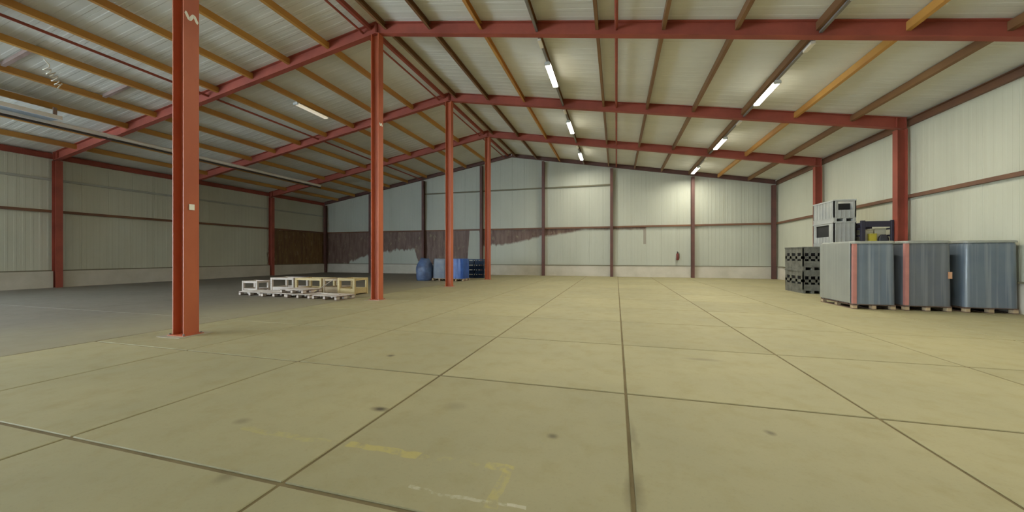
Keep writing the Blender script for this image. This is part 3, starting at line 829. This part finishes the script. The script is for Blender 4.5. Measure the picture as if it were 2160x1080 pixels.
# ------------------------------------------------------------------ timber pallets and crates by the second column
px = [-13.34, -12.10, -10.86, -9.60]
pl = ['pale wooden pallet flat on the floor at the far end of the row', 'pale wooden pallet flat on the floor, second from the far end of the row',
      'pale wooden pallet flat on the floor, third from the far end of the row', 'pale wooden pallet flat on the floor nearest the second column']
for k, (x, lab) in enumerate(zip(px, pl)):
    pallet(lab, (x, 10.98-.10*k, 0), 1.15, .80, M['wood_pale'], M['wood_dark'], math.radians((-3, 2, -4, -6)[k]), 'flat pallets by the second column')
for x, y, z, rz, lab in ((-11.3, 10.95, .144, -.08, 'pale wooden pallet laid on top of the middle of the flat row'),):
    pallet(lab, (x, y, z), 1.15, .80, M['wood_pale'], M['wood_dark'], rz, 'flat pallets by the second column')
def crate(label, x0, x1, y, d, h, mat, low=.16, slats=1, rz=0.0):
    w = x1-x0
    t = thing('timber_crate', label, 'crate', ((x0+x1)/2, y+d/2, 0), rz, 'open timber crates')
    me = None
    for sx in (-1, 1):
        for sy in (-1, 1):
            if me is None: o = MB().box(-.045, .045, -.04, .04, 0, h, .004).build('post', mat, t); me = o.data
            else: o = link('post', me, t)
            o.location = (sx*(w/2-.045), sy*(d/2-.04), 0)
    for sy in (-1, 1):
        part('top_rail', MB().box(-w/2+.09, w/2-.09, sy*(d/2-.03)-.02, sy*(d/2-.03)+.02, h-.09, h-.005), mat, t)
        for k in range(slats):
            part('side_board', MB().box(-w/2+.09, w/2-.09, sy*(d/2-.03)-.012, sy*(d/2-.03)+.012, .05+k*low*1.15, .05+k*low*1.15+low), mat, t)
    for sx in (-1, 1):
        part('end_rail', MB().box(sx*(w/2-.03)-.02, sx*(w/2-.03)+.02, -d/2+.08, d/2-.08, h-.09, h-.005), mat, t)
        part('end_board', MB().box(sx*(w/2-.03)-.012, sx*(w/2-.03)+.012, -d/2+.08, d/2-.08, .05, .05+low), mat, t)
    part('bottom_panel', MB().box(-w/2+.09, w/2-.09, -d/2+.08, d/2-.08, .02, .045), M['wood_dark'], t)
    return t
crate('pale open timber crate at the far end behind the flat pallets', -14.0, -12.78, 12.0, .8, .60, M['wood_pale'])
crate('yellowish open timber crate second behind the flat pallets', -12.70, -11.38, 12.0, .8, .60, M['wood_yellow'])
crate('brownish open timber crate third behind the flat pallets', -11.30, -10.46, 12.0, .8, .60, M['wood'], low=.22)
crate('bright yellow timber crate with boarded side nearest the second column', -10.38, -9.60, 11.75, .8, .64, M['wood_yellow'], low=.20)
crate('small low timber crate alone at the outer end of the pallets', -15.45, -14.6, 11.9, .6, .44, M['wood_pale'], low=.07)

for lab, loc, L, rx, rz in (('loose pale board lying across the flat pallets, farthest from the second column', (-13.0, 10.9, .1465), 1.9, .0, .10),
                            ('loose pale board lying across the flat pallets, nearest the second column', (-9.9, 10.78, .1465), 1.3, .0, -.25),
                            ('pale board leaning against the brownish crate', (-11.0, 11.72, .02), 1.0, -.62, .5)):
    o = MB().box(-L/2, L/2, -.055, .055, 0, .024, .003).build('timber_board', M['wood_pale'], None, loc)
    if rx: o.rotation_euler = (0, rx, rz); o.location.z = .02 + L/2*math.sin(-rx)
    else: o.rotation_euler = (0, 0, rz)
    tag(o, lab, 'board')

# ------------------------------------------------------------------ blue goods by the third and fourth columns
lump('slumped mid blue tarpaulin bundle at the outer end of the blue goods', (-11.40, 20.3, 0), .98, 1.0, 1.36, M['blue_mid'], 2, 'tarpaulin_bundle', 'bundle')
def plain_load(label, x, y, w, d, top, mat, seed):
    t = thing('wrapped_load', label, 'pallet load', (x, y, .144), 0, 'blue wrapped loads')
    part('stretch_film', wrapped(MB(), w, d, 0, top-.144, .035, seed, 6, 10, 48, .05), mat, t)
    return t
plain_load('blue grey wrapped load between the tarpaulin bundle and third column', -10.32, 20.6, .98, 1.0, 1.34, M['blue_grey'], 11)
plain_load('bright blue wrapped load between the third column and the dark crates', -9.24, 20.6, 1.02, 1.0, 1.34, M['blue_bright'], 15)
pallet('wooden pallet under the blue grey wrapped load', (-10.32, 20.6, 0), 1.0, 1.0, M['wood'], M['wood_dark'])
pallet('wooden pallet under the bright blue wrapped load', (-9.24, 20.6, 0), 1.0, 1.0, M['wood'], M['wood_dark'])
def blue_crate(loc, label):
    t = thing('plastic_crate', label, 'crate', loc, 0, 'dark blue crates by the fourth column')
    w, d, h, th = .64, .44, .32, .02
    mb = MB()
    for (a0, a1, b0, b1) in ((-w/2, w/2, -d/2, -d/2+th), (-w/2, w/2, d/2-th, d/2), (-w/2, -w/2+th, -d/2+th, d/2-th), (w/2-th, w/2, -d/2+th, d/2-th)):
        mb.box(a0, a1, b0, b1, 0, h*.62)
        mb.box(a0, a1, b0, b1, h*.82, h-.03)
    for sx in (-1, 1):
        for sy in (-1, 1):
            mb.box(sx*w/2-.05*sx-.05, sx*w/2-.05*sx+.05, sy*(d/2-.012)-.012, sy*(d/2-.012)+.012, h*.62, h*.82)
    mb.box(-w/2+th, w/2-th, -d/2+th, d/2-th, 0, .02)
    part('body', mb, M['blue_dark'], t)
    r = MB().box(-w/2-.015, w/2+.015, -d/2-.015, -d/2+.02, h-.03, h).box(-w/2-.015, w/2+.015, d/2-.02, d/2+.015, h-.03, h)
    r.box(-w/2-.015, -w/2+.02, -d/2+.02, d/2-.02, h-.03, h).box(w/2-.02, w/2+.015, -d/2+.02, d/2-.02, h-.03, h)
    part('rim', r, M['blue_dark'], t)
    return t
c0 = None
for i in range(2):
    for k in range(4):
        loc = (-9.62+i*.70, 23.4, k*.322)
        lab = 'dark blue plastic crate, %s of the stack %s' % (('lowest', 'second from the floor', 'second from the top', 'topmost')[k], ('touching the bright blue load', 'beside the fourth column')[i])
        if c0 is None: c0 = blue_crate(loc, lab)
        else: dup(c0, loc, (0, .05, -.04, .03)[k]*(1 if i else -1), lab)

# ------------------------------------------------------------------ fire extinguisher on the gable wall
t = thing('fire_extinguisher', 'red fire extinguisher hung on the cream gable wall', 'extinguisher', (4.1, YB-.13, 1.22))
part('cylinder', MB().lathe([(0, 0), (.075, 0), (.085, .02), (.085, .40), (.06, .46), (.03, .48), (0, .48)], 20), M['extinguisher'], t)
v = part('valve', MB().box(-.03, .03, -.03, .03, .48, .54, .006), M['black'], t)
part('handle', MB().box(-.012, .012, -.13, .02, .545, .565).box(-.012, .012, -.12, .02, .505, .52), M['black'], v)
part('hose', MB().tube([(.03, 0, .52), (.09, -.02, .50), (.115, -.03, .38), (.11, -.03, .20), (.105, -.03, .10)], .012), M['black'], t)
part('wall_bracket', MB().box(-.03, .03, .08, .13, .05, .62), M['trunk'], t)
